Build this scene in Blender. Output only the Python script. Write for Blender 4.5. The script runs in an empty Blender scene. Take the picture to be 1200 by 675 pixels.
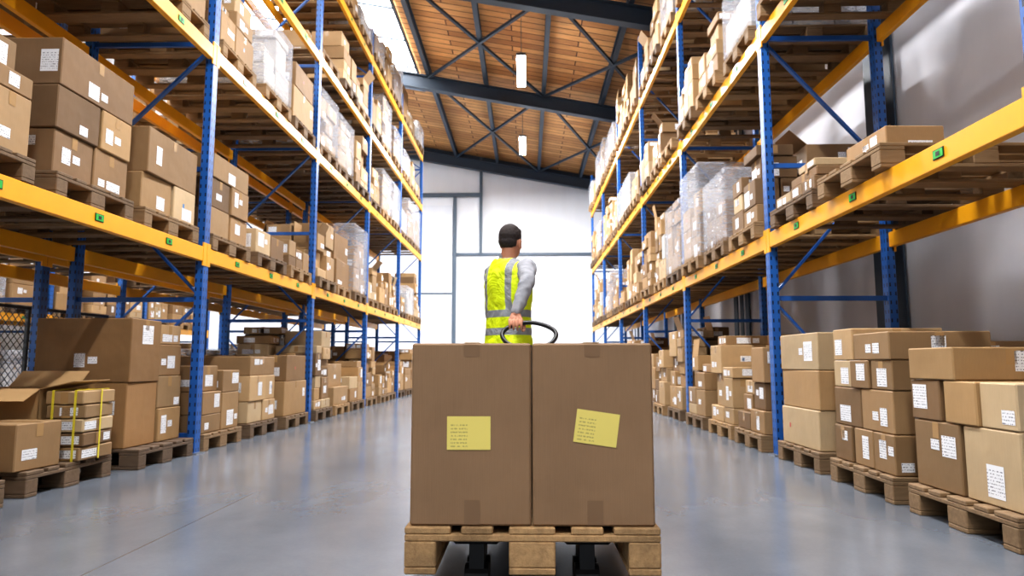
import bpy, bmesh, math, random
from mathutils import Vector, Matrix, Euler
random.seed(7)
scene = bpy.context.scene
COL = scene.collection

def srgb(r, g, b):
    def f(c):
        c /= 255.0
        return c/12.92 if c <= 0.04045 else ((c+0.055)/1.055)**2.4
    return (f(r), f(g), f(b), 1.0)

# ------------------------------------------------------------------ materials
class NT:
    def __init__(self, name):
        self.m = bpy.data.materials.new(name); self.m.use_nodes = True
        self.t = self.m.node_tree; self.n = self.t.nodes; self.l = self.t.links
        self.b = self.n['Principled BSDF']; self.out = self.n['Material Output']
    def node(self, t, **kw):
        n = self.n.new(t)
        for k, v in kw.items():
            if k == 'inp':
                for kk, vv in v.items():
                    if isinstance(vv, bpy.types.NodeSocket):
                        self.l.new(vv, n.inputs[kk])
                    else:
                        n.inputs[kk].default_value = vv
            else:
                setattr(n, k, v)
        return n
    def math(self, op, a, b=None, c=None):
        n = self.n.new('ShaderNodeMath'); n.operation = op
        for i, x in enumerate((a, b, c)):
            if x is None: continue
            if isinstance(x, bpy.types.NodeSocket): self.l.new(x, n.inputs[i])
            else: n.inputs[i].default_value = x
        return n.outputs[0]
    def mix(self, f, a, b, blend='MIX'):
        n = self.n.new('ShaderNodeMix'); n.data_type = 'RGBA'; n.blend_type = blend
        for idx, x in ((0, f), (6, a), (7, b)):
            if isinstance(x, bpy.types.NodeSocket): self.l.new(x, n.inputs[idx])
            else: n.inputs[idx].default_value = x
        return n.outputs[2]
    def noise(self, vec, scale, detail=4, rough=0.55, dist=0):
        n = self.node('ShaderNodeTexNoise', inp={'Scale': scale, 'Detail': detail, 'Roughness': rough, 'Distortion': dist})
        if vec is not None: self.l.new(vec, n.inputs['Vector'])
        return n.outputs['Fac']
    def ramp(self, f, stops):
        n = self.n.new('ShaderNodeValToRGB'); self.l.new(f, n.inputs[0])
        cr = n.color_ramp
        while len(cr.elements) < len(stops): cr.elements.new(0.5)
        for e, (p, c) in zip(cr.elements, stops):
            e.position = p; e.color = c
        return n.outputs[0]
    def objco(self): return self.node('ShaderNodeTexCoord').outputs['Object']
    def uv(self): return self.node('ShaderNodeTexCoord').outputs['UV']
    def scale(self, v, s):
        n = self.node('ShaderNodeMapping'); self.l.new(v, n.inputs[0]); n.inputs['Scale'].default_value = s
        return n.outputs[0]
    def bump(self, h, strength=0.2, dist=0.01):
        n = self.node('ShaderNodeBump', inp={'Strength': strength, 'Distance': dist})
        self.l.new(h, n.inputs['Height']); self.l.new(n.outputs[0], self.b.inputs['Normal'])
    def base(self, c):
        if isinstance(c, bpy.types.NodeSocket): self.l.new(c, self.b.inputs['Base Color'])
        else: self.b.inputs['Base Color'].default_value = c
    def rough(self, r):
        if isinstance(r, bpy.types.NodeSocket): self.l.new(r, self.b.inputs['Roughness'])
        else: self.b.inputs['Roughness'].default_value = r

G = lambda v: (v, v, v, 1)
def simple(name, col, rough=0.5, metal=0.0, var=0.15, nscale=8):
    k = NT(name)
    f = k.noise(k.objco(), nscale, 5)
    k.base(k.mix(f, (col[0]*(1-var), col[1]*(1-var), col[2]*(1-var), 1), (min(1,col[0]*(1+var)), min(1,col[1]*(1+var)), min(1,col[2]*(1+var)), 1)))
    k.rough(rough); k.b.inputs['Metallic'].default_value = metal
    return k.m

def mk_card(name, fixed=None):
    k = NT(name); co = k.objco(); uv = k.uv()
    if fixed: c = fixed
    else: c = k.node('ShaderNodeAttribute', attribute_name='tint').outputs['Color']
    n1 = k.noise(co, 3.0, 5); n2 = k.noise(k.scale(co, (60, 60, 4)), 3, 2)
    c1 = k.mix(n1, G(0.76), G(1.12)); c2 = k.mix(n2, G(0.93), G(1.05))
    a = k.mix(1.0, c, c1, 'MULTIPLY'); a = k.mix(1.0, a, c2, 'MULTIPLY')
    k.base(a); k.rough(0.7); k.b.inputs['Specular IOR Level'].default_value = 0.3
    w = k.node('ShaderNodeTexWave', inp={'Scale': 60.0, 'Distortion': 0.0}); k.l.new(uv, w.inputs['Vector'])
    big = k.noise(co, 5.0, 2)
    k.bump(k.math('ADD', k.math('MULTIPLY', w.outputs['Fac'], .06), k.math('MULTIPLY', big, 4.0)), 0.5, 0.004)
    return k.m
M_CARD = mk_card('cardboard')
M_HERO = mk_card('cardboard_kraft', srgb(144, 116, 88))
k = NT('packing_tape'); k.base(srgb(172, 138, 94)); k.rough(0.25); M_TAPE = k.m
k = NT('kraft_tape'); k.base(srgb(126, 99, 72)); k.rough(0.35); M_HTAPE = k.m
k = NT('paper_label')
uv = k.uv(); sx = k.node('ShaderNodeSeparateXYZ'); k.l.new(uv, sx.inputs[0])
U, V = sx.outputs[0], sx.outputs[1]
row = k.math('LESS_THAN', k.math('FRACT', k.math('MULTIPLY', V, 70.0)), 0.36)
seg = k.noise(k.scale(uv, (110, 70, 1)), 1.0, 1)
bar = k.math('GREATER_THAN', seg, 0.52)
ink = k.math('MULTIPLY', row, bar)
inm = k.math('MULTIPLY', k.math('LESS_THAN', k.math('ABSOLUTE', V), 0.055), ink)
k.base(k.mix(inm, srgb(232, 233, 235), srgb(110, 110, 118))); k.rough(0.5); M_LABEL = k.m
k = NT('yellow_label')
uv = k.uv(); sx = k.node('ShaderNodeSeparateXYZ'); k.l.new(uv, sx.inputs[0]); U, V = sx.outputs[0], sx.outputs[1]
row = k.math('LESS_THAN', k.math('FRACT', k.math('MULTIPLY', V, 90.0)), 0.4)
seg = k.math('GREATER_THAN', k.noise(k.scale(uv, (160, 90, 1)), 1.0, 1), 0.47)
reg = k.math('MULTIPLY', k.math('LESS_THAN', U, -0.004), k.math('GREATER_THAN', U, -0.058))
reg2 = k.math('MULTIPLY', k.math('LESS_THAN', V, 0.03), k.math('GREATER_THAN', V, -0.044))
ink = k.math('MULTIPLY', k.math('MULTIPLY', row, seg), k.math('MULTIPLY', reg, reg2))
k.base(k.mix(k.math('MULTIPLY', ink, 0.5), srgb(224, 208, 114), srgb(105, 98, 62))); k.rough(0.55); M_YLAB = k.m
k = NT('shrink_wrap_film'); co = k.objco()
tr = k.node('ShaderNodeBsdfTransparent'); k.base(srgb(206, 210, 220)); k.rough(0.22)
n = k.noise(k.scale(co, (3, 3, 14)), 2.5, 4, dist=1.5); k.bump(n, 0.9, 0.03)
mx = k.node('ShaderNodeMixShader'); k.l.new(k.math('MULTIPLY_ADD', n, 0.5, 0.08), mx.inputs[0])
k.l.new(tr.outputs[0], mx.inputs[1]); k.l.new(k.b.outputs[0], mx.inputs[2]); k.l.new(mx.outputs[0], k.out.inputs[0]); M_WRAP = k.m
M_STRAP = simple('yellow_strap', srgb(222, 205, 60), 0.4)
M_BLUETAPE = simple('blue_sticker', srgb(60, 130, 190), 0.4)
M_REDST = simple('red_sticker', srgb(190, 60, 50), 0.4)

k = NT('pallet_wood'); co = k.objco()
r = k.node('ShaderNodeObjectInfo').outputs['Random']
f = k.noise(k.scale(co, (3, 30, 30)), 2, 6)
g = k.noise(co, 5, 3)
a = k.mix(f, srgb(134, 104, 70), srgb(184, 152, 108)); b = k.mix(f, srgb(70, 56, 46), srgb(112, 92, 74))
a = k.mix(r, a, b); a = k.mix(1.0, a, k.mix(g, G(0.7), G(1.1)), 'MULTIPLY'); k.base(a); k.rough(0.8); k.bump(f, 0.3, 0.004); M_PAL = k.m
k = NT('fresh_pallet_wood'); co = k.objco()
f = k.noise(k.scale(co, (30, 3, 30)), 2, 7, .7); g = k.noise(co, 6, 5, .7)
a = k.mix(f, srgb(128, 98, 64), srgb(206, 170, 122)); a = k.mix(1.0, a, k.ramp(g, [(.3, G(0.5)), (.6, G(1.06))]), 'MULTIPLY'); k.base(a); k.rough(0.8); k.bump(f, 0.6, 0.006); M_PALF = k.m

def upright_mat():
    k = NT('blue_upright_steel'); uv = k.uv(); sx = k.node('ShaderNodeSeparateXYZ'); k.l.new(uv, sx.inputs[0])
    hole = k.math('LESS_THAN', k.math('FRACT', k.math('MULTIPLY', sx.outputs[1], 13.3)), 0.42)
    side = k.math('LESS_THAN', k.math('ABSOLUTE', k.math('SUBTRACT', k.math('ABSOLUTE', sx.outputs[0]), 0.022)), 0.006)
    h = k.math('MULTIPLY', hole, side)
    n = k.noise(k.objco(), 6, 4)
    k.base(k.mix(h, k.mix(n, srgb(20, 76, 146), srgb(34, 102, 180)), srgb(8, 14, 30))); k.rough(0.42); return k.m
M_UP = upright_mat()
M_BLUE = simple('blue_brace_steel', srgb(30, 86, 158), 0.42)
M_ORANGE = simple('yellow_beam_steel', srgb(240, 170, 28), 0.4, var=0.08)
M_GREEN = simple('green_location_tag', srgb(40, 180, 70), 0.4)
M_BLACK = simple('black_plastic', srgb(22, 22, 24), 0.4)
M_GALV = simple('galvanised_steel', srgb(150, 154, 160), 0.35, 0.8)
M_DSTEEL = simple('dark_structural_steel', srgb(52, 66, 82), 0.5)
M_TRIM = simple('wall_rail_steel', srgb(84, 98, 112), 0.5)
RACKM = [M_UP, M_ORANGE, M_GALV, M_GREEN, M_BLACK, M_BLUE]

k = NT('concrete_floor_mat'); co = k.objco()
n1 = k.noise(co, 0.45, 6, 0.6, 0.4); n2 = k.noise(co, 4, 9, 0.6); n3 = k.noise(k.scale(co, (1.0, 0.3, 1)), 1.5, 6, 0.6, 0.6); n4 = k.noise(co, 60, 3, 0.7)
c = k.ramp(n1, [(0.25, srgb(94, 100, 108)), (0.75, srgb(126, 132, 141))])
c = k.mix(1.0, c, k.mix(n2, G(0.86), G(1.12)), 'MULTIPLY')
c = k.mix(1.0, c, k.mix(n3, G(0.84), G(1.12)), 'MULTIPLY')
c = k.mix(1.0, c, k.mix(n4, G(0.9), G(1.08)), 'MULTIPLY')
sx = k.node('ShaderNodeSeparateXYZ'); k.l.new(co, sx.inputs[0])
def jl(s, per, off):
    return k.math('LESS_THAN', k.math('ABSOLUTE', k.math('SUBTRACT', k.math('FRACT', k.math('MULTIPLY', k.math('ADD', s, off), 1/per)), 0.5)), 0.004/per)
j = k.math('MAXIMUM', jl(sx.outputs[0], 4.0, 3.6), jl(sx.outputs[1], 5.0, 0.2))
c = k.mix(k.math('MULTIPLY', j, 0.5), c, srgb(60, 64, 70))
k.base(c); k.rough(k.math('MULTIPLY_ADD', n3, 0.22, 0.10)); k.b.inputs['Specular IOR Level'].default_value = 0.62
k.bump(n2, 0.04, 0.003); M_FLOOR = k.m

def wallmat(name, c1, c2, sc=0.6):
    k = NT(name); co = k.objco(); n1 = k.noise(co, sc, 5); n2 = k.noise(k.scale(co, (1, 1, .15)), 3, 4)
    c = k.mix(n1, c1, c2); c = k.mix(1.0, c, k.mix(n2, G(0.93), G(1.03)), 'MULTIPLY'); k.base(c); k.rough(0.85); return k.m
M_WALLB = wallmat('white_wall_paint', srgb(236, 241, 247), srgb(247, 250, 254))
M_WALLR = wallmat('plaster_wall_grey', srgb(192, 192, 198), srgb(232, 232, 238), 0.5)
M_DOORP = wallmat('door_panel_white', srgb(222, 228, 236), srgb(236, 240, 246))

k = NT('timber_roof_boards'); co = k.objco()
br = k.node('ShaderNodeTexBrick', offset=0.5, inp={'Color1': srgb(226, 172, 110), 'Color2': srgb(180, 124, 72), 'Mortar': srgb(76, 48, 28), 'Scale': 1.0, 'Mortar Size': 0.014, 'Brick Width': 2.96, 'Row Height': 0.24, 'Bias': -0.1})
k.l.new(co, br.inputs['Vector'])
g = k.noise(k.scale(co, (1.5, 14, 1)), 2, 6, 0.6, 0.5); g2 = k.noise(co, 0.8, 3)
c = k.mix(1.0, br.outputs['Color'], k.ramp(g, [(0.3, G(0.70)), (0.7, G(1.12))]), 'MULTIPLY')
c = k.mix(1.0, c, k.ramp(g2, [(0.3, G(0.82)), (0.7, G(1.1))]), 'MULTIPLY')
k.base(c); k.rough(0.7); M_ROOF = k.m
k = NT('skylight_or_fill_glazing'); k.base(G(0.9)); k.b.inputs['Emission Color'].default_value = (0.95, 0.975, 1, 1); k.b.inputs['Emission Strength'].default_value = 11; M_SKY = k.m
k = NT('lamp_tube_glow'); k.base(G(0.9)); k.b.inputs['Emission Color'].default_value = (0.95, 0.97, 1, 1); k.b.inputs['Emission Strength'].default_value = 50; M_TUBE = k.m

# ------------------------------------------------------------------ mesh builder
class MB:
    def __init__(s):
        s.v = []; s.f = []; s.m = []; s.uv = []; s.c = []
    def face(s, pts, mat, uvs=None, col=(1, 1, 1, 1)):
        i = len(s.v); s.v += [tuple(p) for p in pts]; s.f.append(tuple(range(i, i+len(pts)))); s.m.append(mat)
        s.uv += uvs if uvs else [(0, 0)]*len(pts); s.c += [col]*len(pts)
    def box(s, c, sz, mat=0, R=None, col=(1, 1, 1, 1), ch=0.0):
        c = Vector(c); h = [sz[0]/2, sz[1]/2, sz[2]/2]
        ch = min(ch, min(h)*0.45)
        def P(l): 
            v = Vector(l)
            if R is not None: v = R @ v
            return v + c
        def emit(ls, a):
            A, B, C = Vector(ls[0]), Vector(ls[1]), Vector(ls[2])
            nrm = (B-A).cross(C-A); cen = sum((Vector(l) for l in ls), Vector())/len(ls)
            if nrm.dot(cen) < 0: ls = ls[::-1]
            if a == 2: uvs = [(l[0], l[1]) for l in ls]
            elif a == 1: uvs = [(l[0], l[2]) for l in ls]
            else: uvs = [(l[1], l[2]) for l in ls]
            s.face([P(l) for l in ls], mat, uvs, col)
        def vert(a, sg):
            return tuple(sg[i]*(h[i] if i == a else h[i]-ch) for i in range(3))
        for a in range(3):
            o = [i for i in range(3) if i != a]
            for sa in (-1, 1):
                ls = []
                for (p, q) in ((-1, -1), (1, -1), (1, 1), (-1, 1)):
                    sg = [0, 0, 0]; sg[a] = sa; sg[o[0]] = p; sg[o[1]] = q
                    ls.append(vert(a, sg))
                emit(ls, a)
        if ch > 0:
            for cc in range(3):
                a, b = [i for i in range(3) if i != cc]
                for sa in (-1, 1):
                    for sb in (-1, 1):
                        sg1 = [0, 0, 0]; sg1[a] = sa; sg1[b] = sb; sg1[cc] = -1
                        sg2 = list(sg1); sg2[cc] = 1
                        emit([vert(a, sg1), vert(a, sg2), vert(b, sg2), vert(b, sg1)], a)
            for sx_ in (-1, 1):
                for sy_ in (-1, 1):
                    for sz_ in (-1, 1):
                        sg = (sx_, sy_, sz_); emit([vert(0, sg), vert(1, sg), vert(2, sg)], 0)
    def bar(s, p0, p1, w, t, mat=0, ch=0.0):
        p0 = Vector(p0); p1 = Vector(p1); d = p1-p0; L = d.length
        R = d.to_track_quat('Z', 'Y').to_matrix()
        s.box((p0+p1)/2, (w, t, L), mat, R, ch=ch)
    def cyl(s, p0, p1, r, mat=0, n=16, r2=None):
        p0 = Vector(p0); p1 = Vector(p1); r2 = r if r2 is None else r2
        R = (p1-p0).to_track_quat('Z', 'Y').to_matrix()
        a = [p0+R @ Vector((r*math.cos(2*math.pi*i/n), r*math.sin(2*math.pi*i/n), 0)) for i in range(n)]
        b = [p1+R @ Vector((r2*math.cos(2*math.pi*i/n), r2*math.sin(2*math.pi*i/n), 0)) for i in range(n)]
        for i in range(n):
            j = (i+1) % n; s.face([a[i], a[j], b[j], b[i]], mat)
        s.face(a[::-1], mat); s.face(b, mat)
    def mesh(s, name, mats):
        me = bpy.data.meshes.new(name); me.from_pydata(s.v, [], s.f)
        for m in mats: me.materials.append(m)
        me.polygons.foreach_set('material_index', s.m)
        ul = me.uv_layers.new(name='UVMap'); ul.data.foreach_set('uv', [x for p in s.uv for x in p])
        ca = me.color_attributes.new('tint', 'FLOAT_COLOR', 'CORNER'); ca.data.foreach_set('color', [x for p in s.c for x in p])
        me.update(); return me
def obj(name, me, loc=(0, 0, 0), rot=(0, 0, 0), parent=None):
    o = bpy.data.objects.new(name, me); o.location = loc; o.rotation_euler = rot; COL.objects.link(o)
    if parent: o.parent = parent
    return o
def RZ(a): return Matrix.Rotation(a, 3, 'Z')

# ------------------------------------------------------------------ cartons
BM = [M_CARD, M_TAPE, M_LABEL, M_WRAP, M_STRAP, M_BLUETAPE, M_REDST]
TINTS = [srgb(174, 143, 104), srgb(156, 126, 90), srgb(188, 157, 116), srgb(134, 106, 76), srgb(168, 136, 96), srgb(200, 175, 138), srgb(144, 114, 80), srgb(180, 146, 102), srgb(162, 130, 92)]
PALE = [srgb(206, 200, 192), srgb(214, 212, 208)]
def carton(mb, c, s, a=0.0, rnd=random, lab=0.55, tint=None, tape=True, top=False):
    R = RZ(a); col = tint or (rnd.choice(TINTS) if rnd.random() > .04 or lab > .65 else rnd.choice(PALE))
    q = rnd.uniform(0.75, 1.08); col = (col[0]*q, col[1]*q, col[2]*q, 1)
    cc = Vector((c[0], c[1], c[2]+s[2]/2))
    mb.box(cc, (s[0], s[1], s[2]-0.003), 0, R, col, ch=0.006)
    e = 0.0015
    def patch(face, u, v, w, h, mat):
        if face in ('-y', '+y'):
            y = (-1 if face == '-y' else 1)*(s[1]/2+e); pts = [(u-w/2, y, v-h/2), (u+w/2, y, v-h/2), (u+w/2, y, v+h/2), (u-w/2, y, v+h/2)]
        elif face in ('-x', '+x'):
            x = (-1 if face == '-x' else 1)*(s[0]/2+e); pts = [(x, u-w/2, v-h/2), (x, u+w/2, v-h/2), (x, u+w/2, v+h/2), (x, u-w/2, v+h/2)]
        else:
            z = s[2]/2+e*.5; pts = [(u-w/2, v-h/2, z), (u+w/2, v-h/2, z), (u+w/2, v+h/2, z), (u-w/2, v+h/2, z)]
        mb.face([cc+R @ Vector(p) for p in pts], mat, [(-w/2, -h/2), (w/2, -h/2), (w/2, h/2), (-w/2, h/2)])
    along_x = rnd.random() < 0.5
    if top and rnd.random() < .16:      # loosely closed flaps standing up
        for sg, an in ((-1, rnd.uniform(-1.2, .3)), (1, rnd.uniform(-.3, 1.2))):
            RR = R @ Matrix.Rotation(an, 3, 'Y'); l = min(s[0]*.48, .2)
            mb.box(cc + R @ Vector((sg*(s[0]/2-.006), 0, s[2]/2-.002)) + RR @ Vector((0, 0, l/2)), (.006, s[1]*.97, l), 0, RR, col)
    elif tape:
        if along_x:
            patch('z', 0, 0, s[0]*0.98, 0.05, 1)
            for f in ('-x', '+x'): patch(f, 0, s[2]/2-0.045, 0.05, 0.075, 1)
        else:
            patch('z', 0, 0, 0.05, s[1]*0.98, 1)
            for f in ('-y', '+y'): patch(f, 0, s[2]/2-0.045, 0.05, 0.075, 1)
    for f in ('-y', '-x', '+x', '+y'):
        fw = s[0] if 'y' in f else s[1]
        if rnd.random() < lab:
            w = min(rnd.choice([0.08, 0.11, 0.15]), fw*0.5); h = min(rnd.choice([0.06, 0.1, 0.14]), s[2]*0.6)
            u = rnd.uniform(-1, 1)*(fw/2-w/2-0.015); v = rnd.uniform(-1, 0.8)*(s[2]/2-h/2-0.015)
            patch(f, u, v, w, h, 2)
            if rnd.random() < .4:
                w2 = min(.07, fw*.25); u2 = u-(w/2+w2/2+.02)*(1 if u > 0 else -1)
                if abs(u2)+w2/2 < fw/2: patch(f, u2, v, w2, min(.05, h), 2)
        if rnd.random() < 0.12 and s[2] > .2:
            patch(f, rnd.uniform(-.3, .3)*fw, 0, 0.025, 0.035, rnd.choice([5, 6]))

SPL = [[1.0], [.5, .5], [.5, .5], [.34, .33, .33], [.6, .4], [.42, .58], [.3, .3, .4]]
def stack_mb(H, seed, W=0.78, D=1.14, big=False, ragged=True, lab=0.5, wrap=False, layers=None):
    rnd = random.Random(seed); mb = MB(); z = 0.0
    base_t = rnd.choice(TINTS) if not wrap else rnd.choice(TINTS+PALE*2)
    if layers is None:
        ys = rnd.choice([[.5, .5], [.34, .33, .33], [.6, .4], [.42, .58]] if not big else [[1.], [.5, .5], [.55, .45]])
        y = -W/2
        for a in ys:
            xs = rnd.choice([[.5, .5], [.34, .33, .33], [.4, .6], [.6, .4]]); x = -D/2
            for b in xs:
                z = 0; Hc = H*rnd.choice([1, .95, .88, .74, .6] if ragged else [1.])
                bw, bd = a*W, b*D; cx, cy = x+bd/2, y+bw/2
                while z < Hc-.06:
                    h = rnd.choice([.12, .16, .2, .24, .3, .34] if not big else [.26, .34, .4, .46])
                    if z+h > Hc-.05: h = max(.1, Hc-z)
                    sw, sd = (rnd.choice([1, 1, .9, .82, .7]) if z > 0 else 1), (rnd.choice([1, .92, .85, .75]) if z > 0 else 1)
                    top = z+h >= Hc-.06
                    tt = base_t if wrap or rnd.random() < .25 else None
                    if rnd.random() < .22 and bd > .4 and h > .15:
                        for o_ in (-.25, .25):
                            carton(mb, (cx+bd*o_, cy, z), (bd*.5-.014, bw*sw-.016, h*(1 if not top else rnd.choice([1, .8]))), rnd.uniform(-.01, .01), rnd, lab, tint=tt)
                    else:
                        ox = rnd.uniform(-1, 1)*(1-sd)*bd/2; oy = rnd.uniform(-1, 1)*(1-sw)*bw/2
                        carton(mb, (cx+ox, cy+oy, z), (bd*sd-.016, bw*sw-.016, h), rnd.uniform(-.06, .06) if sw < 1 and sd < 1 else rnd.uniform(-.01, .01), rnd, lab, tint=tt, top=top and not wrap)
                    z += h
                x += bd
            y += bw
        z = H
    else:
        n = len(layers)
        for li, (h, ys, xs) in enumerate(layers):
            ys = ys or rnd.choice(SPL[1:]); xs = xs or rnd.choice(SPL[1:])
            y = -W/2; last = li == n-1
            for a in ys:
                bw = a*W; x = -D/2
                for b in xs:
                    bd = b*D; hh = h
                    if not (last and ragged and n > 1 and rnd.random() < 0.3):
                        if last and ragged: hh = h*rnd.choice([1, 1, .8, .6])
                        j = .012
                        carton(mb, (x+bd/2+rnd.uniform(-j, j), y+bw/2+rnd.uniform(-j, j), z), (bd-0.022, bw-0.022, hh), rnd.uniform(-.03, .03) if last else rnd.uniform(-.008, .008), rnd, lab, tint=base_t if rnd.random() < .3 else None)
                    x += bd
                y += bw
            z += h
    if wrap:
        mb.box((0, 0, z/2+.01), (D+.05, W+.05, z+.02), 3, ch=0.03)
    return mb

def pallet_mesh(name, mat, swap=False):
    mb = MB(); S = (lambda a: (a[1], a[0], a[2])) if swap else (lambda a: a)
    def b(c, s): mb.box(S(c), S(s), 0, ch=0.004)
    for y, w in ((-.3275, .145), (-.1725, .1), (0, .145), (.1725, .1), (.3275, .145)): b((0, y, .133), (1.2, w, .022))
    for x in (-.5275, 0, .5275): b((x, 0, .111), (.145, .8, .022))
    for x in (-.5275, 0, .5275):
        for y, w in ((-.35, .1), (0, .145), (.35, .1)): b((x, y, .061), (.145, w, .078))
    for y, w in ((-.35, .1), (0, .145), (.35, .1)): b((0, y, .011), (1.2, w, .022))
    return mb.mesh(name, [mat])
ME_PAL = pallet_mesh('wooden_pallet', M_PAL)
ME_PALH = pallet_mesh('fresh_wooden_pallet', M_PALF, True)

VAR = {}
def variant(Hc, i, wrap=False):
    key = (Hc, i, wrap)
    if key not in VAR:
        VAR[key] = stack_mb(Hc, int(Hc*100)*31+i*7+(500 if wrap else 0), wrap=wrap, lab=0.6, big=(i == 0)).mesh('box_stack', BM)
    return VAR[key]
HS = [.35, .5, .65, .8, .95, 1.1]
def place(x, y, z, me, rot=0.0, pallet=True, name='cardboard_box_stack'):
    a = random.uniform(-.02, .02); x += random.uniform(-.03, .03)
    if pallet: obj('wooden_pallet', ME_PAL, (x, y, z), (0, 0, a)); z += .145
    if me is not None: obj(name, me, (x, y, z), (0, 0, rot+a))
def rand_stack(x, y, z, lo, hi, wrapp=0.15, rr=random):
    hs = [h for h in HS if lo <= h <= hi]
    w = rr.random() < wrapp
    place(x, y, z, variant(rr.choice(hs), rr.randrange(5), w), rr.choice([0, math.pi]), name='shrink_wrapped_load' if w else 'cardboard_box_stack')

# ------------------------------------------------------------------ racks
def rack(name, xa, xb, ys, levels, H):
    mb = MB(); sg = 1 if xa > xb else -1
    for y in ys:
        for x in (xa, xb):
            mb.box((x, y, H/2), (.07, .095, H), 0, ch=.004)
            mb.box((x, y, .005), (.14, .15, .01), 2)
        zs = [.15, 1.3, 2.45, 3.6, 4.75, 5.9, H-.12]
        for i, z in enumerate(zs):
            mb.box(((xa+xb)/2, y, z), (abs(xa-xb)-.06, .03, .04), 5)
            if i+1 < len(zs):
                a, b = (xa, xb) if i % 2 == 1 else (xb, xa)
                mb.bar((a, y+.01, z+.02), (b, y+.01, zs[i+1]-.02), .04, .02, 5)
    for L in levels:
        for i in range(len(ys)-1):
            y0, y1 = ys[i]+.05, ys[i+1]-.05
            for x, o in ((xa, sg*.012), (xb, -sg*.012)):
                mb.box((x+o, (y0+y1)/2, L), (.05, y1-y0, .125), 1, ch=.004)
                for yy in (y0+.004, y1-.004):
                    mb.box((x+o+(sg if x == xa else -sg)*.022, yy+(-.02 if yy < (y0+y1)/2 else .02), L), (.012, .06, .2), 1)
            for q in (.2, .5, .8):
                yy = y0+(y1-y0)*q
                mb.box((xa+sg*.039, yy, L+.005), (.003, .09, .05), 4)
                mb.box((xa+sg*.0415, yy, L+.005), (.003, .078, .04), 3)
                mb.box((xa+sg*.0435, yy, L+.005), (.002, .03, .022), 4)
    return obj(name, mb.mesh(name, RACKM))
XL, XLr = -2.81, -3.91
XR, XRr = 2.09, 3.07
YL = [-.2, 2.8, 5.8, 8.8, 11.8, 14.8, 17.8]
YR = [-.4, 2.7, 5.8, 8.9, 12.0, 15.1, 18.2, 21.3]
LL = [1.69, 3.5, 4.85, 6.2]
LR = [1.79, 3.6, 5.4]
rack('pallet_rack', XL, XLr, YL, LL, 6.8)
rack('pallet_rack', XR, XRr, YR, LR, 6.7)
rack('pallet_rack', -5.31, -4.21, YL, LL, 6.8)
LF = [1.5, 3.2, 4.9]
YF = [5.8, 8.8, 11.8, 14.8, 17.8]
rack('pallet_rack', -8.4, -9.4, YF, LF, 6.4)
BT = .0645

def custom(x, y, z, seed, pallet=True, name='cardboard_box_stack', **kw):
    me = stack_mb(kw.pop('H', .8), seed, **kw).mesh('box_stack', BM); place(x, y, z, me, 0, pallet, name)
cxL, cxR = -3.36, 2.59
near = {
 ('L', 1, 1, 0): dict(H=.75, lab=.7), ('L', 1, 1, 1): dict(layers=[(.27, [.5, .5], [.5, .5]), (.27, [.55, .45], [.5, .5]), (.3, [1.], [.5, .5])], ragged=False, lab=.9),
 ('L', 1, 1, 2): dict(layers=[(.27, [.55, .45], [.5, .5]), (.35, [1.], [.6, .4])], ragged=False, lab=.8),
 ('L', 2, 1, 0): dict(layers=[(.25, [.5, .5], None), (.27, [.5, .5], None), (.22, [1.], None)], ragged=False, lab=.7), ('L', 2, 1, 1): dict(H=.25, lab=.7), ('L', 2, 1, 2): dict(H=.35, lab=.7),
 ('L', 2, 0, 0): dict(H=.62, lab=.8), ('L', 2, 0, 1): dict(layers=[(.22, [.5, .5], [.5, .5]), (.26, [.6, .4], [.5, .5]), (.2, [1.], [.5, .5])], ragged=False, lab=.7),
 ('R', 1, 0, 0): dict(layers=[(.33, [.5, .5], [.5, .5]), (.2, [.33, .33, .34], [.5, .5]), (.2, [.5, .5], [.5, .5])], ragged=True, lab=.95),
 ('R', 1, 0, 1): dict(layers=[(.22, [.33, .33, .34], [.3, .35, .35]), (.24, [.5, .5], [.4, .6]), (.17, [.33, .33, .34], [.5, .5]), (.2, [.6, .4], [.5, .5])], ragged=True, lab=.95),
 ('R', 1, 0, 2): dict(layers=[(.28, [1.], [.5, .5]), (.28, [1.], [.5, .5]), (.27, [1.], [.5, .5])], ragged=False, W=.72, lab=.7),
 ('R', 1, 1, 0): None, ('R', 1, 1, 1): dict(layers=[]), ('R', 1, 1, 2): dict(layers=[(.1, [.3, .3, .4], [.4, .5]), (.07, [.6], [.4]), (.06, [.4], [.3])], ragged=False, lab=.7),
 ('R', 2, 1, 0): dict(H=.7, lab=.7), ('R', 2, 1, 1): dict(H=.75, wrap=True),
 ('R', 2, 0, 0): dict(H=.75, lab=.8), ('R', 2, 0, 1): dict(H=.95, lab=.8),
}
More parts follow.
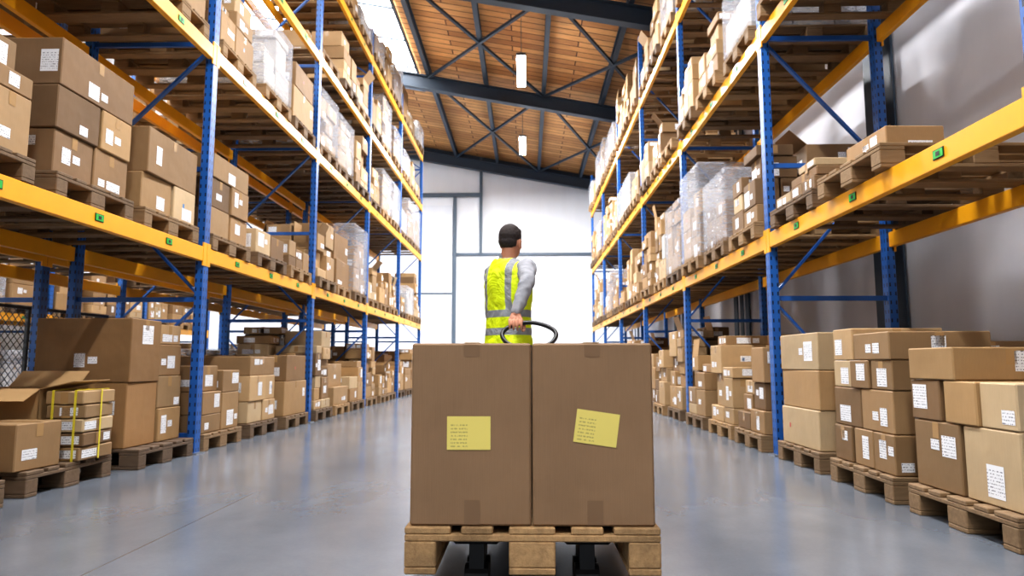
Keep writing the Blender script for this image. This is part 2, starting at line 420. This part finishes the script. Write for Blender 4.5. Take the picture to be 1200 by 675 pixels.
def fill(side, ys, levels, cx):
    rr = random.Random(3 if side == 'L' else 11)
    for bi in range(0, len(ys)-1):
        y0, y1 = ys[bi], ys[bi+1]
        if side == 'L': cs = [y0+.5, y0+1.5, y0+2.45]
        else: cs = [y0+.55, y0+1.5, y0+2.5]
        for li, z in enumerate([0]+levels):
            zz = 0 if li == 0 else z+BT
            for si, cy in enumerate(cs):
                key = (side, bi, li, si)
                if side == 'L' and bi == 1 and li == 0: continue
                if key in near:
                    if near[key] is None: continue
                    d = dict(near[key])
                    if d.get('layers') == []: place(cx, cy, zz, None); continue
                    custom(cx, cy, zz, (bi*37+li*11+si*5) % 1000, name='shrink_wrapped_load' if d.get('wrap') else 'cardboard_box_stack', **d); continue
                if bi == 0 and li > 1: 
                    place(cx, cy, zz, None); continue
                if side == 'L' and li == 4 and bi <= 3:
                    if bi == 3 and si > 0: rand_stack(cx, cy, zz, .35, .5, .2, rr)
                    continue
                if side == 'L' and li == 3 and bi == 2: continue
                if side == 'L' and li == 3 and bi == 3 and si == 0: place(cx, cy, zz, None); continue
                if li == 0: rand_stack(cx, cy, zz, .65, 1.1, 0.0, rr)
                elif li == 1: rand_stack(cx, cy, zz, .5, 1.1, .12, rr)
                elif side == 'R' and bi == 1 and li == 2 and si < 2: place(cx, cy, zz, None)
                elif li >= 2 and rr.random() < .06: place(cx, cy, zz, None)
                elif side == 'L': rand_stack(cx, cy, zz, .5, .95, .4, rr)
                else: rand_stack(cx, cy, zz, .65, 1.1, .3, rr)
fill('L', YL, LL, cxL)
fill('R', YR, LR, cxR)
mbs = MB(); carton(mbs, (0, 0, 0), (.36, .48, .2), 0, random.Random(14), .9); obj('cardboard_box', mbs.mesh('cardboard_box', BM), (2.36, 4.32, LR[0]+BT+.145), (0, 0, .03))
rr = random.Random(21)
for bi in range(0, len(YL)-1):
    for li, z in enumerate([0]+LL):
        for si, cy in enumerate((YL[bi]+.5, YL[bi]+1.5, YL[bi]+2.45)):
            if rr.random() < .12: continue
            if li == 4 and bi >= 2: continue
            if li == 3 and bi in (2, 3): continue
            if li == 0 and ((bi == 1 and si == 2) or (bi == 2 and si < 2)): continue
            rand_stack(-4.76, cy, 0 if li == 0 else z+BT, .35, .95, .1, rr)
for bi in range(0, len(YF)-1):
    for li, z in enumerate([0]+LF):
        for si, cy in enumerate((YF[bi]+.5, YF[bi]+1.5, YF[bi]+2.45)):
            if li > 2: continue
            rand_stack(-8.9, cy, 0 if li == 0 else z+BT, .65, 1.1, .1, rr)
mb = MB(); y0, y1, zt_ = 5.9, 8.7, 1.35
for (a, b) in (((0, y0, 0), (0, y0, zt_)), ((0, y1, 0), (0, y1, zt_)), ((0, (y0+y1)/2, 0), (0, (y0+y1)/2, zt_)), ((0, y0, zt_), (0, y1, zt_)), ((0, y0, .06), (0, y1, .06))): mb.bar(a, b, .035, .035, 0)
s = y0-zt_
while s < y1:
    for sg in (1, -1):
        ta, tb = max(0, y0-s), min(zt_, y1-s)
        if tb > ta:
            pa, pb = (s+ta, ta), (s+tb, tb)
            if sg < 0: pa, pb = (y0+y1-pa[0], pa[1]), (y0+y1-pb[0], pb[1])
            mb.bar((0, pa[0], pa[1]), (0, pb[0], pb[1]), .006, .006, 0)
    s += .09
obj('wire_mesh_guard', mb.mesh('wire_mesh_guard', [M_BLACK]), (-5.42, 0, 0))

# left floor, nearest bay
custom(-3.36, 3.25, 0, 5, H=.5)
obj('wooden_pallet', ME_PAL, (-3.42, 4.28, 0))
def open_box(mb, c, s, col):
    x, y, z = c; w, d, h = s; t = .008
    mb.box((x, y, z+t/2), (w, d, t), 0, None, col)
    for sx_ in (-1, 1): mb.box((x+sx_*(w/2-t/2), y, z+h/2), (t, d, h), 0, None, col)
    for sy_ in (-1, 1): mb.box((x, y+sy_*(d/2-t/2), z+h/2), (w, t, h), 0, None, col)
    for sx_, an in ((-1, -1.9), (1, 1.35)):
        R = Matrix.Rotation(an, 3, 'Y'); L = w*.48
        mb.box(Vector((x+sx_*w/2, y, z+h)) + R @ Vector((0, 0, L/2)), (t*.6, d, L), 0, R, col)
    for sy_, an in ((-1, 2.0), (1, -.9)):
        R = Matrix.Rotation(an, 3, 'X'); L = d*.42
        mb.box(Vector((x, y+sy_*d/2, z+h)) + R @ Vector((0, 0, L/2)), (w, t*.6, L), 0, R, col)
mbo = MB(); open_box(mbo, (0, 0, 0), (.46, .40, .45), srgb(176, 143, 100)); obj('open_cardboard_box', mbo.mesh('open_cardboard_box', BM), (-3.31, 4.47, .145), (0, 0, .06))
mbs = MB(); carton(mbs, (0, 0, 0), (.36, .34, .27), 0, random.Random(4), 1.0); obj('cardboard_box', mbs.mesh('cardboard_box', BM), (-3.03, 4.02, .145), (0, 0, -.08))
mbs = MB(); carton(mbs, (0, 0, 0), (.34, .3, .2), 0, random.Random(6), 1.0); obj('cardboard_box', mbs.mesh('cardboard_box', BM), (-3.46, 3.98, .145), (0, 0, .1))
mbs = MB(); z = 0
for i in range(5):
    carton(mbs, (0, 0, z), (.24, .34, .085), (-.05, .04, 0, .06, -.03)[i], random.Random(i+40), .3, tint=TINTS[(i*2+1) % 7]); z += .088
for xx in (-.07, .07):
    for (c, s) in (((xx, 0, z+.001), (.014, .36, .003)), ((xx, -.18, z/2), (.014, .003, z)), ((xx, .18, z/2), (.014, .003, z))): mbs.box(c, s, 4)
for (c, s) in (((0, 0, z+.003), (.262, .014, .003)), ((.131, 0, z/2), (.003, .014, z)), ((-.131, 0, z/2), (.003, .014, z))): mbs.box(c, s, 4)
obj('strapped_box_bundle', mbs.mesh('strapped_box_bundle', BM), (-2.92, 4.47, .145), (0, 0, .04))
obj('wooden_pallet', ME_PAL, (-3.36, 5.3, 0))
mbs = MB(); rq = random.Random(2)
carton(mbs, (.22, -.19, 0), (.52, .40, .47), 0, rq, .7, srgb(156, 120, 80)); carton(mbs, (.14, -.19, .47), (.7, .41, .47), .01, rq, .7, srgb(148, 114, 76))
carton(mbs, (-.36, -.1, 0), (.4, .5, .4), 0, rq, .7)
z = 0
for i, h in enumerate((.26, .25, .25, .16)): carton(mbs, (.31-.01*i, .205, z), (.36, .34, h), rq.uniform(-.03, .03), rq, 1.0); z += h
carton(mbs, (-.1, .2, 0), (.38, .34, .5), 0, rq, .9); carton(mbs, (-.1, .2, .5), (.38, .34, .3), .02, rq, .9)
obj('cardboard_box_stack', mbs.mesh('box_stack', BM), (-3.36, 5.3, .145))

# ------------------------------------------------------------------ room shell
X0, X1, Y0, Y1 = -10.5, 3.9, -8.0, 24.2
def zc(x): return 7.885-.184*x
def plane(name, pts, mat):
    mb = MB(); mb.face(pts, 0, [(p[0], p[1]) for p in pts]); return obj(name, mb.mesh(name, [mat]))
plane('floor', [(X0, Y0, 0), (X1, Y0, 0), (X1, Y1, 0), (X0, Y1, 0)], M_FLOOR)
plane('wall_back', [(X0, Y1, 0), (X1, Y1, 0), (X1, Y1, zc(X1)), (X0, Y1, zc(X0))], M_WALLB)
plane('wall_right', [(X1, Y0, 0), (X1, Y0, zc(X1)), (X1, Y1, zc(X1)), (X1, Y1, 0)], M_WALLR)
plane('wall_left', [(X0, Y0, 0), (X0, Y1, 0), (X0, Y1, zc(X0)), (X0, Y0, zc(X0))], M_WALLB)
L = math.hypot(X1-X0, zc(X0)-zc(X1)); ang = math.atan2(zc(X0)-zc(X1), X1-X0)
mb = MB(); mb.box((L/2, (Y0+Y1)/2, .05), (L, Y1-Y0, .1), 0)
obj('ceiling', mb.mesh('ceiling', [M_ROOF]), (X0, 0, zc(X0)), (0, ang, 0))
for (xm, w, ya, yb) in ((-5.0, 4.4, 12.4, 18.4), (-5.35, 4.2, 2.2, 7.2), (-5.35, 4.2, -6, -1), (3.2, .9, 0.5, 6.6)):  # first is a real roof light; the others are unseen, added for light
    mb = MB(); mb.box((0, 0, 0), (w, yb-ya, .03), 0)
    for xx in (-w/2, 0, w/2): mb.box((xx, 0, -.02), (.06, yb-ya, .06), 1)
    for q in range(5): mb.box((0, (q/4-.5)*(yb-ya), -.02), (w, .05, .05), 1)
    obj('skylight_or_fill', mb.mesh('skylight_or_fill', [M_SKY, M_DSTEEL]), (xm, (ya+yb)/2, zc(xm)-.04), (0, ang, 0))
def ibeam(mb, p0, p1, w, h):
    p0 = Vector(p0); p1 = Vector(p1); d = (p1-p0).normalized(); s = d.cross(Vector((0, 0, 1))).normalized(); u = s.cross(d)
    R = Matrix((s, d, u)).transposed(); Ln = (p1-p0).length; c = (p0+p1)/2
    mb.box(c, (.02, Ln, h), 0, R); mb.box(c+u*(h/2), (w, Ln, .025), 0, R); mb.box(c-u*(h/2), (w, Ln, .025), 0, R)
GY = [-2.6, 2.2, 7.1, 12.0, 16.9, 23.8]
mb = MB()
for y in GY:
    ibeam(mb, (X0, y, zc(X0)-.42), (X1, y, zc(X1)-.42), .2, .34)
PX = [.45+1.48*i for i in range(-7, 3)]
for x in PX: ibeam(mb, (x, Y0, zc(x)-.13), (x, Y1, zc(x)-.13), .1, .2)
for gi in range(len(GY)-1):
    for (xa, xb) in ((PX[0], PX[2]), (PX[5], PX[7]), (PX[7], PX[9])):
        for (a, b) in ((xa, xb), (xb, xa)):
            mb.bar((a, GY[gi], zc(a)-.26), (b, GY[gi+1], zc(b)-.26), .06, .06)
obj('roof_steelwork', mb.mesh('roof_steelwork', [M_DSTEEL]))
for y in GY:
    mb = MB(); x = X1-.13; h = zc(x)-.55
    mb.box((x, y, h/2), (.015, .16, h), 0); mb.box((x-.1, y, h/2), (.02, .2, h), 0); mb.box((x+.1, y, h/2), (.02, .2, h), 0)
    obj('steel_column', mb.mesh('steel_column', [M_DSTEEL]))
def trim(name, c, s, m=M_TRIM):
    mb = MB(); mb.box((0, 0, 0), s, 0, ch=.004); return obj(name, mb.mesh(name, [m]), c)
yb = Y1-.04
trim('trim_1', ((X0+X1)/2, yb, 4.62), (X1-X0, .08, .10))
zt = zc(-1.63); trim('trim_2', (-1.63, yb-.05, (zt+4.62)/2), (.10, .08, zt-4.62))
trim('trim_3', (-3.6, yb-.05, 6.78), (4.0, .1, .14))
trim('trim_4', (-2.57, yb-.06, 3.35), (.12, .1, 6.7))
mb = MB()
mb.box((-4.1, yb-.06, 1.6), (2.9, .04, 3.19), 0); mb.box((-4.1, yb-.06, 4.8), (2.9, .04, 3.19), 0)
mb.box((-4.1, yb-.09, 3.2), (2.9, .03, .06), 1)
obj('door_1', mb.mesh('door_1', [M_DOORP, M_TRIM]))
mb = MB(); mb.box((0, 0, 0), (L, .1, .14), 0)
obj('trim_5', mb.mesh('trim_5', [M_DSTEEL]), ((X0+X1)/2, yb-.02, (zc(X0)+zc(X1))/2-.07), (0, ang, 0))

for xl in (-.1, -7.9):  # second row is unseen, added to light the left aisle
    for y in (-1.2, 3.9, 9.0, 14.05, 19.1):
        mb = MB(); zl = 6.95
        mb.box((0, 0, .05), (.2, 1.55, .06), 0, ch=.008)
        mb.box((0, 0, .005), (.17, 1.5, .04), 1, ch=.008)
        for q in (-.6, .6): mb.cyl((0, q, .08), (0, q, zc(xl)-zl-.02), .006, 0, 6)
        o = obj('fluorescent_or_added_lamp', mb.mesh('fluorescent_or_added_lamp', [M_GALV, M_TUBE]), (xl, y, zl))
        ld = bpy.data.lights.new('lamp_light', 'AREA'); ld.shape = 'RECTANGLE'; ld.size = .17; ld.size_y = 1.5
        ld.energy = (520 if y > 12 else 240) if xl > -1 else 190; ld.color = (.98, .98, 1)
        obj('lamp_light', ld, (0, 0, -.03), parent=o)

# ------------------------------------------------------------------ hero load
HX, HY = .016, 2.2
pz = .104
jack = bpy.data.objects.new('pallet_jack', None); COL.objects.link(jack); jack.location = (HX, 0, 0)
o = obj('wooden_pallet', ME_PALH, (HX, HY+.6, pz))
def hero(x, y, lab):
    mb = MB(); w, d, h = .384, .575, .575
    mb.box((0, 0, h/2), (w, d, h-.002), 0, ch=.006)
    yy = -d/2-.0012
    mb.box((0, 0, h+.001), (.05, d*.98, .002), 1)
    mb.face([(-.02, yy, .006), (.03, yy, .006), (.03, yy, .08), (-.02, yy, .08)], 3, None)
    mb.face([(-.025, yy, h-.045), (.025, yy, h-.045), (.025, yy, h-.006), (-.025, yy, h-.006)], 3, None)
    if lab:
        lx, lz, a, w2, h2 = lab
        R = Matrix.Rotation(a, 3, 'Y'); c = Vector((lx, yy-.001, lz))
        P = [(-w2/2, -h2/2), (w2/2, -h2/2), (w2/2, h2/2), (-w2/2, h2/2)]
        mb.face([c+R @ Vector((p[0], 0, p[1])) for p in P], 2, P)
    obj('cardboard_box', mb.mesh('large_cardboard_box', [M_HERO, M_TAPE, M_YLAB, M_HTAPE]), (x, y, pz+.1445))
zb = pz+.1445
for row in (0, 1):
    yc_ = HY+.012+.2875+row*.58
    hero(HX-.194, yc_, (-.185-(HX-.194), .537-zb, .0, .139, .105) if row == 0 else None)
    hero(HX+.194, yc_, (.222-(HX+.194), .553-zb, .14, .137, .104) if row == 0 else None)
mb = MB()
for sx_ in (-1, 1):
    x = sx_*.186
    mb.box((x, 2.93, .179), (.155, 1.15, .046), 0, ch=.008)
    mb.box((x, 2.48, .10), (.05, .2, .12), 1); mb.cyl((x-.04, 2.5, .042), (x+.04, 2.5, .042), .042, 1)
    mb.cyl((x-.04, 2.41, .042), (x+.04, 2.41, .042), .042, 1)
mb.box((0, 3.52, .2), (.53, .07, .12), 0, ch=.01); mb.box((0, 3.55, .36), (.3, .06, .22), 0, ch=.02)
mb.cyl((0, 3.64, .14), (0, 3.64, .42), .055, 0); mb.cyl((0, 3.64, .42), (0, 3.64, .46), .03, 2)
for sx_ in (-1, 1): mb.cyl((sx_*.05, 3.66, .1), (sx_*.115, 3.66, .1), .1, 1, 24)
mb.cyl((-.13, 3.66, .1), (.13, 3.66, .1), .02, 2)
mb.box((0, 3.66, .24), (.1, .14, .1), 0, ch=.01)
HB = Vector((0, 4.30, .985)); HA = Vector((0, 3.7, .3)); HD = (HB-HA).normalized()
mb.cyl(HA, HB-HD*.17, .02, 0)
obj('jack_frame', mb.mesh('jack_frame', [M_BLACK, M_BLACK, M_GALV]), parent=jack)
cu = bpy.data.curves.new('handle_loop', 'CURVE'); cu.dimensions = '3D'; cu.bevel_depth = .014; cu.bevel_resolution = 4
sp = cu.splines.new('BEZIER')
hp = [HB-HD*.18, HB-HD*.09+Vector((-.165, 0, 0)), HB+Vector((-.12, 0, 0)), HB+Vector((.12, 0, 0)), HB-HD*.09+Vector((.165, 0, 0))]
sp.bezier_points.add(len(hp)-1)
for p, c in zip(sp.bezier_points, hp): p.co = c; p.handle_left_type = p.handle_right_type = 'AUTO'
sp.use_cyclic_u = True; cu.materials.append(M_BLACK); obj('handle_loop', cu, parent=jack)

# ------------------------------------------------------------------ worker
PW = Vector((-.13, 4.85, 0)); YAW = math.radians(-42)
RW = Matrix.Rotation(YAW, 3, 'Z'); RI = RW.inverted()
def toL(p): return RI @ (Vector(p)-PW)
worker = bpy.data.objects.new('warehouse_worker', None); COL.objects.link(worker); worker.location = PW; worker.rotation_euler = (0, 0, YAW)
M_SKIN = simple('skin', srgb(190, 134, 106), 0.5, var=.05); M_HAIR = simple('dark_hair', srgb(48, 40, 38), 0.8, var=.5, nscale=90)
M_SHIRT = simple('grey_knit', srgb(146, 148, 154), 0.9, var=.14, nscale=50); M_TROU = simple('navy_trousers', srgb(40, 46, 62), 0.85)
M_SHOE = simple('black_boot', srgb(30, 28, 28), 0.5)
k = NT('hi_vis_fabric'); co = k.objco(); sx = k.node('ShaderNodeSeparateXYZ'); k.l.new(co, sx.inputs[0])
X_, Y_, Z_ = sx.outputs
def band(s, lo, hi): return k.math('MULTIPLY', k.math('GREATER_THAN', s, lo), k.math('LESS_THAN', s, hi))
hz = k.math('MAXIMUM', band(Z_, .95, 1.0), band(Z_, 1.075, 1.125))
vx = k.math('MULTIPLY', band(k.math('ABSOLUTE', X_), .085, .13), k.math('GREATER_THAN', Z_, 1.12))
f = k.math('MAXIMUM', hz, vx)
n = k.noise(co, 7, 3, .6, .8)
k.base(k.mix(f, k.mix(n, srgb(206, 232, 0), srgb(240, 255, 14)), srgb(146, 150, 154))); k.rough(0.6); k.bump(n, .8, .04)
M_VEST = k.m
def ring_loft(bm, rings, n=28, cap0=True, cap1=True):
    R = []
    for c, ax, ay in rings:
        R.append([bm.verts.new(c+ax*math.cos(2*math.pi*i/n)+ay*math.sin(2*math.pi*i/n)) for i in range(n)])
    for a, b in zip(R, R[1:]):
        for i in range(n):
            j = (i+1) % n; bm.faces.new((a[i], a[j], b[j], b[i]))
    if cap0: bm.faces.new(R[0][::-1])
    if cap1: bm.faces.new(R[-1])
def tube(bm, pts, rad, n=18, flat=1.0, side=None):
    pts = [Vector(p) for p in pts]; P = []; Rr_ = []
    d0 = (pts[0]-pts[1]).normalized(); d1 = (pts[-1]-pts[-2]).normalized()
    for f_, s_ in ((.95, .3), (.6, .8)): P.append(pts[0]+d0*rad[0]*f_); Rr_.append(rad[0]*s_)
    m = 6; N = len(pts)
    for i in range(N-1):
        p0 = pts[max(i-1, 0)]; p1 = pts[i]; p2 = pts[i+1]; p3 = pts[min(i+2, N-1)]
        for q in range(m):
            t = q/m; t2 = t*t; t3 = t2*t
            P.append(.5*((2*p1)+(p2-p0)*t+(2*p0-5*p1+4*p2-p3)*t2+(3*p1-p0-3*p2+p3)*t3)); Rr_.append(rad[i]*(1-t)+rad[i+1]*t)
    P.append(pts[-1]); Rr_.append(rad[-1])
    for f_, s_ in ((.6, .8), (.95, .3)): P.append(pts[-1]+d1*rad[-1]*f_); Rr_.append(rad[-1]*s_)
    rings = []; ref = Vector(side) if side is not None else Vector((.3, 1, .2)).normalized()
    for i in range(len(P)):
        t = (P[min(i+1, len(P)-1)]-P[max(i-1, 0)]).normalized()
        ax = (ref-t*ref.dot(t)).normalized(); ay = t.cross(ax)
        rings.append((P[i], ax*Rr_[i], ay*Rr_[i]*flat))
    ring_loft(bm, rings, n)
def ell(bm, c, r, R=None, seg=24):
    m = Matrix.Diagonal((r[0], r[1], r[2], 1)); M = Matrix.Translation(c) @ (R.to_4x4() if R else Matrix()) @ m
    bmesh.ops.create_uvsphere(bm, u_segments=seg, v_segments=seg//2, radius=1, matrix=M)
def finish(bm, name, mat, vox=None, smooth=0, parent=worker, solid=None, sub=0, folds=None):
    bmesh.ops.recalc_face_normals(bm, faces=bm.faces); me = bpy.data.meshes.new(name); bm.to_mesh(me); bm.free()
    me.materials.append(mat)
    for p in me.polygons: p.use_smooth = True
    o = obj(name, me, parent=parent)
    if vox:
        r = o.modifiers.new('r', 'REMESH'); r.mode = 'VOXEL'; r.voxel_size = vox; r.use_smooth_shade = True
    if smooth:
        s = o.modifiers.new('s', 'SMOOTH'); s.iterations = smooth; s.factor = .5
    if solid:
        s = o.modifiers.new('so', 'SOLIDIFY'); s.thickness = solid; s.offset = 1
    if sub:
        s = o.modifiers.new('sub', 'SUBSURF'); s.levels = s.render_levels = sub
    if folds:
        t = bpy.data.textures.new(name+'_folds', 'CLOUDS'); t.noise_scale = folds[1]
        d = o.modifiers.new('d', 'DISPLACE'); d.texture = t; d.strength = folds[0]; d.mid_level = .5
    return o
def eln(z, rx, ry, yo=0, xo=0): return (Vector((xo, yo, z)), Vector((rx, 0, 0)), Vector((0, ry, 0)))

B = Vector((HX-.085, 4.30, .985))
W = B+Vector((0.0, .05, .085))
S = Vector((.18, -.01, 1.415)); Wl = toL(W)
def ik(S, W, l1, l2, hint):
    d = W-S; D = min(d.length, l1+l2-.002); n = d.normalized(); a = (l1*l1-l2*l2+D*D)/(2*D); h = math.sqrt(max(l1*l1-a*a, 0))
    hh = (Vector(hint)-n*Vector(hint).dot(n)).normalized(); return S+n*a+hh*h
E = ik(S, Wl, .29, .255, (.5, -.5, -.3))
SL_, EL_, WL_ = Vector((-.172, .01, 1.41)), Vector((-.20, .07, 1.14)), Vector((-.16, .22, .97))
bm = bmesh.new()
ring_loft(bm, [eln(.9, .15, .105), eln(1.0, .15, .1), eln(1.1, .152, .1), eln(1.25, .168, .112, .0), eln(1.36, .178, .112, -.005), eln(1.42, .155, .096, -.01), eln(1.46, .11, .08, -.012), eln(1.50, .068, .064, -.01), eln(1.53, .060, .060, -.005)])
tube(bm, [(.12, -.005, 1.405), S+Vector((.01, 0, 0)), S*.5+E*.5, E, E*.5+Wl*.5, Wl*.93+E*.07], [.06, .067, .06, .05, .046, .038])
tube(bm, [(-.12, -.005, 1.405), SL_, SL_*.5+EL_*.5, EL_, EL_*.5+WL_*.5, WL_*.95+EL_*.05], [.06, .062, .055, .047, .043, .036])
finish(bm, 'shirt', M_SHIRT, .010, 3, folds=(.022, .05))
bm = bmesh.new()
ring_loft(bm, [eln(.80, .19, .140), eln(.88, .186, .138), eln(.96, .180, .132), eln(1.04, .174, .126), eln(1.12, .176, .128), eln(1.25, .190, .137), eln(1.36, .192, .134, -.005), eln(1.415, .172, .118, -.01), eln(1.46, .124, .096, -.012), eln(1.49, .084, .076, -.012)], 40, False, False)
finish(bm, 'hi_vis_vest', M_VEST, None, 0, solid=.006, sub=2, folds=(.04, .08))
bm = bmesh.new()
ring_loft(bm, [eln(.78, .17, .115), eln(.86, .172, .12), eln(.95, .158, .108), eln(1.02, .148, .1)])
FR = Vector((.10, -.26, .07)); FL = Vector((-.10, .24, .07))
tube(bm, [(.09, 0, .86), (.10, -.02, .66), (.105, -.04, .47), (.103, -.14, .28), FR+Vector((0, 0, .03))], [.098, .088, .066, .06, .052])
tube(bm, [(-.09, 0, .86), (-.10, .09, .66), (-.105, .15, .47), (-.103, .18, .28), FL+Vector((0, 0, .03))], [.098, .088, .066, .06, .052])
finish(bm, 'trousers', M_TROU, .012, 4, folds=(.018, .1))
for nm, F in (('boot_right', FR), ('boot_left', FL)):
    bm = bmesh.new()
    tube(bm, [F+Vector((0, -.03, .06)), F+Vector((0, -.02, -.01))], [.046, .046])
    ring_loft(bm, [(F+Vector((0, y, -.07+h)), Vector((w, 0, 0)), Vector((0, 0, h))) for y, w, h in ((-.085, .02, .02), (-.07, .034, .04), (-.02, .038, .05), (.05, .042, .045), (.11, .046, .034), (.16, .04, .028), (.185, .02, .018))], 16)
    finish(bm, nm, M_SHOE, .007, 3)
head = bpy.data.objects.new('head', None); COL.objects.link(head); head.parent = worker; head.location = (0.01, .0, 1.50)
head.rotation_euler = Euler((math.radians(-4), math.radians(3), math.radians(14)))
bm = bmesh.new()
ell(bm, (0, -.005, .145), (.074, .094, .100)); ell(bm, (0, .035, .075), (.055, .062, .066)); ell(bm, (0, .065, .035), (.026, .024, .022))
ell(bm, (0, .088, .105), (.011, .018, .024)); ell(bm, (0, .102, .094), (.015, .012, .011)); ell(bm, (0, .075, .15), (.05, .015, .012))
ell(bm, (0, .09, .064), (.023, .008, .006)); ell(bm, (0, .088, .054), (.02, .009, .006))
for sx_ in (-1, 1):
    ell(bm, (sx_*.04, .06, .10), (.02, .022, .018)); ell(bm, (sx_*.078, .0, .11), (.009, .019, .032), Matrix.Rotation(.15, 3, 'X'))
    ell(bm, (sx_*.073, .004, .088), (.009, .01, .014))
ring_loft(bm, [(Vector((0, -.022, -.05)), Vector((.06, 0, 0)), Vector((0, .06, 0))), (Vector((0, -.015, .0)), Vector((.054, 0, 0)), Vector((0, .056, 0))), (Vector((0, -.008, .09)), Vector((.053, 0, 0)), Vector((0, .06, 0)))])
finish(bm, 'head_and_neck', M_SKIN, .005, 2, parent=head)
bm = bmesh.new()
ell(bm, (0, -.016, .162), (.080, .094, .092)); ell(bm, (0, -.040, .118), (.070, .064, .058)); ell(bm, (0, .035, .207), (.058, .052, .032))
finish(bm, 'hair', M_HAIR, .006, 2, parent=head, folds=(.008, .02))
M_EYE = simple('eye_white', srgb(235, 235, 232), .2); M_IRIS = simple('iris', srgb(50, 38, 30), .2)
for sx_ in (-1, 1):
    bm = bmesh.new(); ell(bm, (sx_*.03, .079, .124), (.012, .012, .010)); finish(bm, 'eye', M_EYE, parent=head)
    bm = bmesh.new(); ell(bm, (sx_*.03, .088, .124), (.005, .004, .005)); finish(bm, 'iris', M_IRIS, parent=head)
    bm = bmesh.new(); tube(bm, [(sx_*.014, .09, .142), (sx_*.03, .092, .147), (sx_*.048, .082, .142)], [.003, .004, .002], 8); finish(bm, 'eyebrow', M_HAIR, parent=head)
bm = bmesh.new()
def HP(u, phi, r): return toL(B+Vector((u, r*math.cos(math.radians(phi)), r*math.sin(math.radians(phi)))))
tube(bm, [toL(W+Vector((0, .02, .03))), toL(W)], [.028, .027])
for i, u in enumerate((-.036, -.012, .012, .036)):
    ln = (.86, .97, 1.04, .96)[i]
    tube(bm, [toL(W+Vector((u*.45, -.004, -.005))), HP(u, 62, .046)], [.015, .0125], 12)
    tube(bm, [HP(u, 62, .044), HP(u, 62+50*ln, .036), HP(u, 62+110*ln, .027), HP(u, 62+170*ln, .024)], [.0115, .0105, .009, .0075], 12)
tube(bm, [toL(W+Vector((.02, .0, -.02))), HP(.05, 20, .045), HP(.052, -35, .032), HP(.046, -85, .026)], [.015, .0125, .0105, .0085], 12)
finish(bm, 'hand_right', M_SKIN, .0035, 2)
bm = bmesh.new(); q = WL_
tube(bm, [q+Vector((0, -.01, .02)), q+Vector((.004, .01, -.03))], [.027, .026])
for i, y in enumerate((-.03, -.01, .012, .033)):
    l = (.8, .95, 1, .9)[i]; k0 = q+Vector((.006, y+.02, -.085))
    tube(bm, [q+Vector((.002, y*.4+.01, -.02)), k0], [.014, .012], 12)
    tube(bm, [k0, k0+Vector((.008, .006, -.035*l)), k0+Vector((.024, .01, -.06*l)), k0+Vector((.042, .012, -.072*l))], [.011, .0095, .0085, .007], 12)
tube(bm, [q+Vector((.005, .03, -.02)), q+Vector((.015, .058, -.05)), q+Vector((.028, .066, -.082))], [.014, .0115, .0085], 12)
finish(bm, 'hand_left', M_SKIN, .0035, 2)

# ------------------------------------------------------------------ world, camera
w = bpy.data.worlds.new('World'); scene.world = w; w.use_nodes = True
w.node_tree.nodes['Background'].inputs[0].default_value = (.93, .96, 1, 1); w.node_tree.nodes['Background'].inputs[1].default_value = .45
cam = bpy.data.cameras.new('camera'); cam.lens = 24; cam.sensor_width = 36; cam.clip_start = .05
cam.dof.use_dof = True; cam.dof.focus_distance = 2.9; cam.dof.aperture_fstop = 4.0
co_ = bpy.data.objects.new('camera', cam); COL.objects.link(co_); co_.location = (0, 0, .76)
co_.rotation_euler = (math.radians(90+6.24), 0, math.radians(1.22)); scene.camera = co_
scene.view_settings.view_transform = 'Standard'
try:
    scene.view_settings.look = 'Medium High Contrast'
except Exception as e:
    print('look', e)
scene.view_settings.exposure = 0.36
